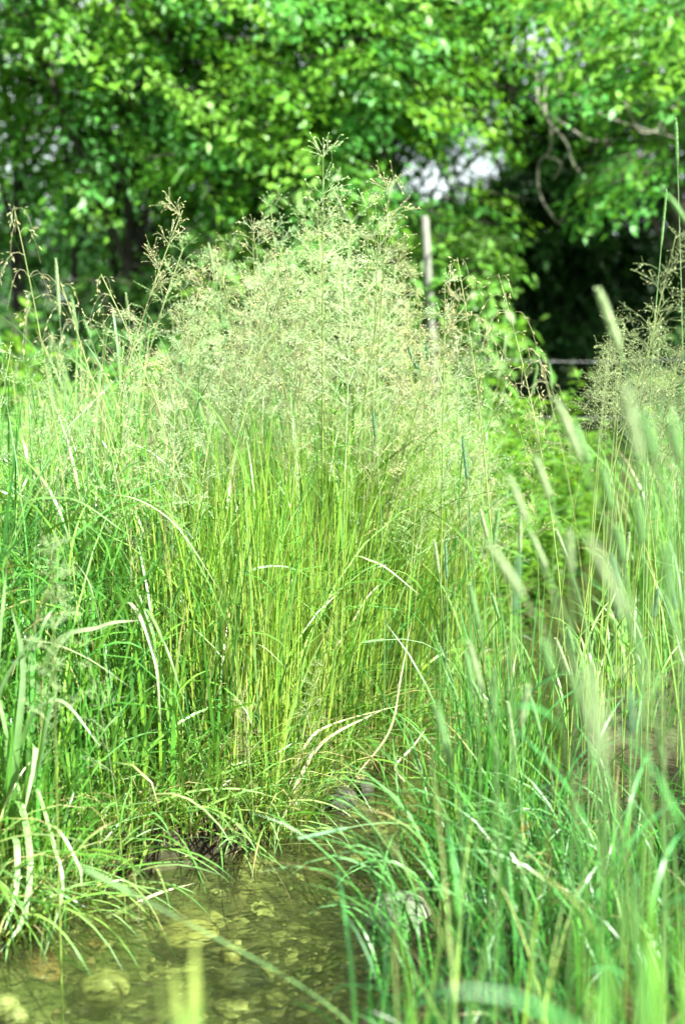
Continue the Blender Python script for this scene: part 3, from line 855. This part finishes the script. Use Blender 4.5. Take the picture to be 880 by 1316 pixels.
# ------------------------------------------------------------------ leafy weeds (thing > stem, foliage)
def leaf_quads(mb, pos, d, n, size, wid, col):
    N = len(pos)
    d = d / (np.linalg.norm(d, axis=1)[:, None] + 1e-9)
    s = np.cross(d, n); s /= np.linalg.norm(s, axis=1)[:, None] + 1e-9
    n2 = np.cross(s, d)
    L = size[:, None]; W = (size * wid)[:, None]
    v = np.stack([pos, pos + d * L * .45 + s * W * .5 + n2 * W * .12, pos + d * L - n2 * L * .12, pos + d * L * .45 - s * W * .5 + n2 * W * .12], 1)
    f = np.arange(N * 4).reshape(N, 4)
    mb.add(v, f, np.repeat(col[:, None], 4, 1))


def weed_meshes(seed, H, nl, ls, wid):
    r = np.random.default_rng(seed); st = MB(); fo = MB()
    for q in range(4):
        a = r.uniform(0, 6.28); ln = r.uniform(.08, .3) * H
        t = np.linspace(0, 1, 8); h = H * r.uniform(.75, 1.05)
        P = np.stack([math.cos(a) * ln * t ** 1.5, math.sin(a) * ln * t ** 1.5, h * t], -1)
        st.tube(P, np.linspace(.004, .0015, 8), 5, (.12, .22, .05))
        u = r.uniform(.12, 1, nl)
        pos = np.stack([np.interp(u, t, P[:, k]) for k in range(3)], -1)
        az = r.uniform(0, 6.28, nl); el = r.normal(.25, .35, nl)
        d = np.stack([np.cos(az) * np.cos(el), np.sin(az) * np.cos(el), np.sin(el)], -1)
        nn = np.array([[0, 0, 1.]]) + r.normal(0, .35, (nl, 3))
        col = np.array([[.085, .24, .03]]) * r.uniform(.7, 1.5, (nl, 1)) * np.array([1, 1, 1]) + r.uniform(0, .05, (nl, 1)) * np.array([[1, .5, 0]])
        leaf_quads(fo, pos, d, nn, ls * r.uniform(.7, 1.25, nl), wid, col)
    return st.mesh('stem', M['stem']), fo.mesh('foliage', M['leaf'], False)


WEED = [weed_meshes(400 + k, 1.0, 70, .10, .26) for k in range(4)]
BROAD = [weed_meshes(420 + k, 1.0, 42, .11, .6) for k in range(3)]
wp = {}


def weed(kinds, x, y, h, label, group):
    st, fo = kinds[rng.integers(len(kinds))]
    t = thing('leafy_weed', label, 'weed', (x, y, float(ground_z(x, y)) - .01), group)
    t.rotation_euler.z = rng.uniform(0, 6.28); t.scale = (h, h, h)
    if st.name not in wp: wp[st.name] = (link('stem', st), link('foliage', fo)); a, c = wp[st.name]
    else:
        a, c = wp[st.name][0].copy(), wp[st.name][1].copy(); C.objects.link(a); C.objects.link(c)
    a.parent = t; c.parent = t


for k in range(52):
    y = rng.uniform(4.9, 8.4); x = float(Ledge(y)) - rng.uniform(-.06, .5)
    weed(WEED, x, y, rng.uniform(.5, .9), 'bright narrow leaved weed on the far bank beside the dark gap', 'leafy weeds on the far bank')
for k in range(12):
    y = rng.uniform(7.4, 9.0); x = rng.uniform(-2.4, -1.0)
    weed(BROAD, x, y, rng.uniform(.6, 1.1), 'pale broad leaved weed in front of the dark left trunks', 'broad leaved weeds under the left tree')
for k in range(8):
    y = rng.uniform(6.5, 9.2); x = float(Redge(y)) + rng.uniform(.05, .7)
    weed(BROAD, x, y, rng.uniform(.5, .8), 'low broad leaved weed on the right bank at the dark gap', 'low weeds on the right bank')

# ------------------------------------------------------------------ trees
def sprays(mb, cen, out, nl, ln, size, cols, lat=.10, droop=.24, r=rng, wid=.5):
    """leafy twig ends: leaves along drooping twigs"""
    Mn = len(cen); N = Mn * nl
    c = np.repeat(cen, nl, 0); o = np.repeat(out, nl, 0)
    l = np.repeat(ln, nl) if np.ndim(ln) else np.full(N, ln)
    t = r.uniform(0, 1, N)
    side = np.stack([-o[:, 1], o[:, 0], np.zeros(N)], -1)
    sg = r.choice([-1, 1], N)
    pos = c + o * ((t - .5) * l)[:, None] + side * (r.normal(0, lat, N))[:, None] + np.stack([np.zeros(N), np.zeros(N), -droop * (t ** 2) * l * 2 + r.normal(0, .04, N)], -1)
    d = o * .5 + side * (sg * r.uniform(.2, 1, N))[:, None] + r.normal(0, .3, (N, 3)) + np.array([0, 0, -.45])
    n = np.array([0, 0, 1.]) + o * .7 + r.normal(0, .45, (N, 3))
    base = np.repeat(cols, nl, 0) * r.uniform(.75, 1.3, (N, 1))
    leaf_quads(mb, pos, d, n, size * r.uniform(.5, 1.45, N), wid, base)


def tree(name, label, base, stems, centre, radii, nclump, nl, leafsize, cols, seed, gaps=(), cat='tree', limbs=22, lowcut=None, trunk_r=.09, group=None, trunk_col=(.085, .075, .06), shell=.5, extra=()):
    """thing > trunk, crown. stems: top points of the stems relative to world"""
    r = np.random.default_rng(seed)
    base = np.array([base[0], base[1], float(ground_z(base[0], base[1])) - .03])
    t = thing(name, label, cat, tuple(base), group)
    tr = MB(); tips = []
    tc = np.array(trunk_col)
    for sx, sy, top in stems:
        top = np.array(top, float); b0 = base + [sx, sy, 0]
        mid = (b0 + top) / 2 + r.normal(0, .12, 3)
        P = spline([b0, b0 * .75 + top * .25 + r.normal(0, .05, 3), mid, top], 16)
        b0 = b0; rr = np.linspace(trunk_r, trunk_r * .35, 16) * r.uniform(.8, 1.2)
        tr.tube(P - base, rr, 8, tc * r.uniform(.7, 1.3)); tips.append(P)
    # clump centres in the crown ellipsoid, biased to the shell
    cen = []
    while len(cen) < nclump:
        v = r.normal(0, 1, 3); v /= np.linalg.norm(v)
        q = np.array(centre) + v * np.array(radii) * (shell + (1 - shell) * r.random()) * (1 + .12 * math.sin(5 * v[0] + seed) + .1 * math.sin(7 * v[2] + 2 * seed))
        if lowcut is not None and q[2] < lowcut + .25 * math.sin(q[0] * 3 + seed): continue
        if any(np.linalg.norm((q - np.array(gc)) / np.array(gr)) < 1 for gc, gr in gaps): continue
        cen.append(q)
    cen = np.array(cen)
    if len(extra): cen = np.vstack([cen, np.array(extra)])
    out = cen - np.array(centre); out[:, 2] *= .15; out[:, :2] += r.normal(0, .35, (len(cen), 2))
    out /= np.linalg.norm(out, axis=1)[:, None] + 1e-9
    for k in r.permutation(len(cen))[:limbs]:
        P0 = tips[r.integers(len(tips))]; s = P0[r.integers(7, 15)]
        e = cen[k]; md = (s + e) / 2 + np.array([0, 0, .2]) + r.normal(0, .12, 3)
        tr.tube(spline([s, md, e], 9) - base, np.linspace(.028, .006, 9), 5, tc * r.uniform(.8, 1.6))
    for k in range(len(cen)):
        l_ = r.uniform(.35, .6)
        tt = np.linspace(-.6, .5, 5)[:, None]
        tr.tube(cen[k] - base + out[k] * tt * l_ + np.array([0, 0, -.05]) * (tt + .5) ** 2, np.linspace(.005, .0015, 5), 3, tc)
    tr.build('trunk', M['bark'], t)
    cr = MB()
    cc = np.array(cols)[r.integers(len(cols), size=len(cen))]
    sprays(cr, cen - base, out, nl, r.uniform(.4, .7, len(cen)), leafsize, cc, r=r, wid=.44)
    cr.build('crown', M['leaf'], t, smooth=False)
    return t, tr


TG = [(.11, .32, .03), (.16, .38, .035), (.075, .27, .04), (.19, .41, .05), (.085, .30, .055)]
TG_SHADE = [(.035, .12, .025), (.045, .15, .028), (.03, .10, .028)]  # back tree leaves: shade behind the front trees put into a darker colour


def gap(px, py, Y, r0, depth=2.5):
    p = at(px, py, Y); return (p, (r0, depth, r0))


G_UP = [gap(548, 214, 10, .27), gap(594, 204, 10, .25), gap(664, 92, 10, .25), gap(76, 165, 10, .14), gap(840, 14, 10, .34),
        gap(330, 330, 10, .1)]
GB = [(at(a, b, 16), (.65, 6, .5)) for a, b in ((550, 214), (594, 203), (664, 92), (840, 14))]

# left many stemmed tree
tree('tree', 'many stemmed dark tree at left with bare lower trunks', (-1.75, 10.6),
     [(-.35, 0, (-2.9, 10.7, 3.6)), (-.15, .2, (-2.3, 10.9, 4.2)), (.1, -.1, (-1.6, 10.5, 4.4)), (.3, .1, (-1.0, 10.3, 3.4)), (.2, -.2, (-1.3, 10.2, 3.8)), (-.5, .1, (-2.6, 10.4, 4.4)), (.0, .3, (-1.9, 11.2, 4.0))],
     (-2.0, 10.4, 4.0), (2.7, 2.0, 2.35), 1150, 66, .066, TG, 11, gaps=G_UP, lowcut=1.95, limbs=40, trunk_r=.04, shell=.4, trunk_col=(.045, .04, .032))
# middle tree with sunlit foliage hanging low
tree('tree', 'sunlit leafy tree in the middle with foliage hanging to the grass tops', (0, 11.2),
     [(0, 0, (.1, 11.0, 4.4)), (.1, .1, (.6, 10.8, 4.0)), (-.1, 0, (-.6, 10.9, 4.2))],
     (-.1, 10.5, 2.95), (1.4, 1.5, 1.75), 620, 66, .066, TG, 12, gaps=G_UP, lowcut=1.6, limbs=30, shell=.45, trunk_r=.06)
# right tree over the dark gap, with dead branches
t3, _ = tree('tree', 'overhanging tree at right with grey dead branches above the dark gap', (3.3, 11.8),
     [(0, 0, (2.8, 11.4, 4.6)), (.1, .1, (3.6, 11.6, 5.0)), (-.1, 0, (2.0, 11.2, 4.0))],
     (3.45, 10.7, 4.7), (3.1, 2.2, 2.8), 1400, 66, .068, TG, 13, gaps=G_UP + [gap(700, 380, 10, .85, 4), (at(715, 230, 9.4), (.3, .6, .3)), (at(790, 150, 9.4), (.3, .6, .15))], lowcut=2.3, limbs=34, shell=.5,
     extra=[at(a, b, 9.5) for a, b in ((800, 205), (815, 215), (780, 215), (830, 225), (770, 225), (805, 225), (790, 200), (820, 200), (840, 215), (785, 235))]
     + [at(690 + 215 * ((k * .618) % 1), -40 + 150 * ((k * .414) % 1), 8.5 + .5 * ((k * .73) % 1)) for k in range(46)])
DEAD = [[(690, 125), (695, 139), (737, 168), (759, 180), (788, 180)], [(690, 130), (702, 152), (727, 184), (737, 212), (761, 236)],
        [(700, 140), (708, 174), (705, 196), (692, 209), (692, 247), (708, 276), (719, 287), (730, 266)],
        [(790, 110), (806, 139), (820, 168), (842, 168), (850, 150)], [(700, 200), (720, 210), (712, 230)], [(720, 120), (800, 130), (880, 140)], [(690, 100), (780, 150), (870, 178)], [(800, 90), (840, 130), (882, 125)]]
b3 = np.array(t3.location)
for pl in DEAD:
    P = spline([at(x, y, 9.4 + .05 * k) for k, (x, y) in enumerate(pl)], 22)
    P = np.vstack([P[:1] + [[.12, .9, .35]], P]) if pl[0][1] < 145 else P
    m = MB(); m.tube(P - b3, np.linspace(.010, .004, len(P)), 6, (.20, .195, .15))
    m.build('dead_branch', M['bark'], t3)

# sunlit bush in front of the trees, right of the panicles
tree('bush', 'sunlit bush with large light leaves between pale panicles and the dark gap', (.55, 9.3), [(0, 0, (.65, 9.3, 1.5)), (.02, 0, (.95, 9.2, 1.7)), (-.02, 0, (.2, 9.4, 1.6))],
     (.55, 9.3, 1.35), (.62, .5, .85), 100, 44, .10, [(.14, .31, .05), (.10, .27, .04)], 14, cat='bush', limbs=8, trunk_r=.025, shell=.3)
tree('bush', 'low pale bush behind the left shoulder of the panicles', (-.8, 9.6), [(0, 0, (-.8, 9.6, 1.4)), (.02, 0, (-.5, 9.6, 1.5))],
     (-.8, 9.6, 1.2), (.5, .45, .85), 70, 44, .085, [(.14, .29, .08), (.10, .25, .05)], 15, cat='bush', limbs=8, trunk_r=.025, shell=.3)
tree('bush', 'pale bush standing behind the tallest panicles', (-.1, 9.5), [(0, 0, (-.1, 9.5, 1.6)), (.02, 0, (.1, 9.5, 1.8))],
     (-.15, 9.5, 1.35), (.5, .45, 1.0), 90, 44, .085, [(.15, .30, .08), (.11, .27, .06)], 16, cat='bush', limbs=8, trunk_r=.025, shell=.3)
tree('bush', 'low dusky bush at the foot of the left trunks', (-2.35, 9.7), [(0, 0, (-2.35, 9.7, 1.2)), (.02, 0, (-2.1, 9.6, 1.3))],
     (-2.35, 9.7, .95), (.75, .5, .8), 90, 44, .08, [(.08, .22, .05), (.06, .18, .04)], 17, cat='bush', limbs=8, trunk_r=.025, shell=.3)
tree('bush', 'low bush between the left trunks and the middle tree', (-1.4, 9.9), [(0, 0, (-1.4, 9.9, 1.2)), (.02, 0, (-1.2, 9.8, 1.4))],
     (-1.45, 9.9, 1.05), (.6, .5, .85), 80, 44, .08, [(.10, .25, .06), (.07, .2, .04)], 18, cat='bush', limbs=8, trunk_r=.025, shell=.3)

# trees behind that close the view
back = [
    ('shaded tree behind the dark gap, left of two', (2.4, 14.4), (2.2, 14.2, 2.4), (1.5, 1.1, 2.6), 330),
    ('shaded tree behind the dark gap, right of two', (4.4, 14.2), (4.3, 14.0, 2.6), (1.6, 1.2, 2.8), 330),
    ('dim tree seen through the left trunks, far left', (-4.4, 15), (-4.4, 15, 2.6), (1.7, 1.2, 2.7), 300),
    ('dim tree seen through the left trunks, nearer the middle', (-2.0, 15.4), (-2.0, 15.4, 2.5), (1.5, 1.2, 2.5), 300),
    ('shaded tree filling behind between the middle tree and the dark gap', (1.5, 13.6), (1.6, 13.6, 3.6), (1.2, 1.0, 2.3), 300),
    ('dim tree behind the sunlit middle tree', (.3, 15), (.4, 15, 3.0), (1.7, 1.2, 2.8), 330),
]
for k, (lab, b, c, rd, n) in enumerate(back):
    tree('tree', lab, b, [(0, 0, (b[0], b[1], c[2] + .6))], c, rd, int(n * 1.5), 50, .10, TG_SHADE, 20 + k, gaps=GB, limbs=30, shell=.35)

# a far wood that reads as one mass
wm = MB(); nw = 1000
wx = rng.uniform(-14, 16, nw); wyy = rng.uniform(19, 23, nw); wz = rng.uniform(.2, 2.2, nw) * (1 + .12 * np.sin(wx * 1.3))
keep = ~((np.abs(wx + 1.2) < .45) & (wz > 1.4))
wc = np.stack([wx, wyy, wz + .5], -1)[keep]
wo = np.stack([rng.normal(0, 1, len(wc)), -np.abs(rng.normal(0, 1, len(wc))), np.zeros(len(wc))], -1); wo /= np.linalg.norm(wo, axis=1)[:, None]
sprays(wm, wc, wo, 40, 1.1, .19, np.array(TG_SHADE)[rng.integers(3, size=len(wc))], lat=.35)
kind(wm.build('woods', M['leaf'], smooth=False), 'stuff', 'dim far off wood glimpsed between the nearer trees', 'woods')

# ------------------------------------------------------------------ wire fence beyond the meadow
fb = at(560, 458, 8.8)
fence = thing('wire_fence', 'thin wire fence across the dark gap with a leaning weathered post', 'fence', (fb[0], fb[1], float(ground_z(fb[0], fb[1]))))
fo_ = np.array(fence.location)
ends = [at(556, 457, 8.8), at(905, 460, 8.9)]
tops = [at(546, 277, 8.8), at(903, 440, 8.9)]
for e, tp in zip(ends, tops):
    m = MB(); g0 = float(ground_z(e[0], e[1])) - .05
    u = (tp - e); q0 = e - u / u[2] * (e[2] - g0)
    m.tube(np.array([q0, e, e + u * .5, tp - u * .01, tp, tp + u * .004]) + [0, .04, 0] - fo_, [.030, .028, .026, .025, .019, .001], 10, (.175, .18, .145))
    m.build('post', M['bark'], fence)
for dz in (0, -.35):
    P = np.linspace(ends[0], ends[1], 40); P[:, 2] += dz - .03 * np.sin(np.linspace(0, math.pi, 40))
    m = MB()
    m.tube(P - fo_, .0017, 5, (.25, .25, .25))
    for q in range(2, 38, 3):
        c = P[q] - fo_
        m.tube(np.array([c + [-.01, 0, -.016], c + [.01, 0, .016]]), .0014, 4, (.25, .25, .25))
    m.build('wire', M['bark'], fence)

# ------------------------------------------------------------------ light, world, camera
sv = Vector((.68, -.60, 1.02)).normalized()
el = math.asin(sv.z)
W = bpy.data.worlds.new('World'); S.world = W; W.use_nodes = True
wn = W.node_tree.nodes; wl = W.node_tree.links
bg = wn['Background']
sky = wn.new('ShaderNodeTexSky'); sky.sky_type = 'NISHITA'; sky.sun_disc = False
sky.sun_elevation = el; sky.sun_rotation = math.atan2(sv.x, sv.y)
sky.air_density = 1.0; sky.dust_density = 5.0; sky.ozone_density = 1.0
# broken white cloud over the blue
tcw = wn.new('ShaderNodeTexCoord'); mpw = wn.new('ShaderNodeMapping'); mpw.inputs['Scale'].default_value = (1, 1, 2.2)
wl.new(tcw.outputs['Generated'], mpw.inputs['Vector'])
cn = wn.new('ShaderNodeTexNoise'); cn.inputs['Scale'].default_value = 2.6; cn.inputs['Detail'].default_value = 7; wl.new(mpw.outputs[0], cn.inputs['Vector'])
cr_ = wn.new('ShaderNodeMapRange'); cr_.inputs[1].default_value = .37; cr_.inputs[2].default_value = .5; wl.new(cn.outputs['Fac'], cr_.inputs[0])
cm = wn.new('ShaderNodeMix'); cm.data_type = 'RGBA'; cm.inputs['B'].default_value = (10.5, 12, 12, 1)
sz = wn.new('ShaderNodeSeparateXYZ'); wl.new(tcw.outputs['Generated'], sz.inputs[0])
ez = wn.new('ShaderNodeMapRange'); ez.inputs[1].default_value = .38; ez.inputs[2].default_value = .62; ez.inputs[3].default_value = 1; ez.inputs[4].default_value = .12
wl.new(sz.outputs['Z'], ez.inputs[0])
cmu = wn.new('ShaderNodeMath'); cmu.operation = 'MULTIPLY'; wl.new(cr_.outputs[0], cmu.inputs[0]); wl.new(ez.outputs[0], cmu.inputs[1])
wl.new(cmu.outputs[0], cm.inputs['Factor']); wl.new(sky.outputs[0], cm.inputs['A'])
wl.new(cm.outputs['Result'], bg.inputs['Color']); bg.inputs['Strength'].default_value = .05
sl = bpy.data.lights.new('sun', 'SUN'); sl.energy = 5.0; sl.angle = R(.5); sl.color = (.985, 1, .93)
so = bpy.data.objects.new('sun', sl); C.objects.link(so)
so.rotation_euler = sv.to_track_quat('Z', 'Y').to_euler(); so.location = (4, -2, 8)

cd = bpy.data.cameras.new('camera'); cam = bpy.data.objects.new('camera', cd); C.objects.link(cam)
cam.location = (0, 0, CAM_H); cam.rotation_euler = (R(90) - PITCH, 0, 0)
cd.sensor_fit = 'VERTICAL'; cd.sensor_height = 36; cd.lens = 50; cd.clip_start = .02; cd.clip_end = 900
cd.dof.use_dof = True; cd.dof.focus_distance = 3.75; cd.dof.aperture_fstop = 2.0
S.camera = cam

S.view_settings.view_transform = 'Standard'; S.view_settings.look = 'None'
S.view_settings.exposure = 2.18; S.view_settings.gamma = 1
cy = S.cycles
cy.max_bounces = 8; cy.diffuse_bounces = 2; cy.glossy_bounces = 3; cy.transmission_bounces = 4; cy.transparent_max_bounces = 8
cy.caustics_reflective = False; cy.caustics_refractive = False
cy.sample_clamp_indirect = 6
cy.use_denoising = True
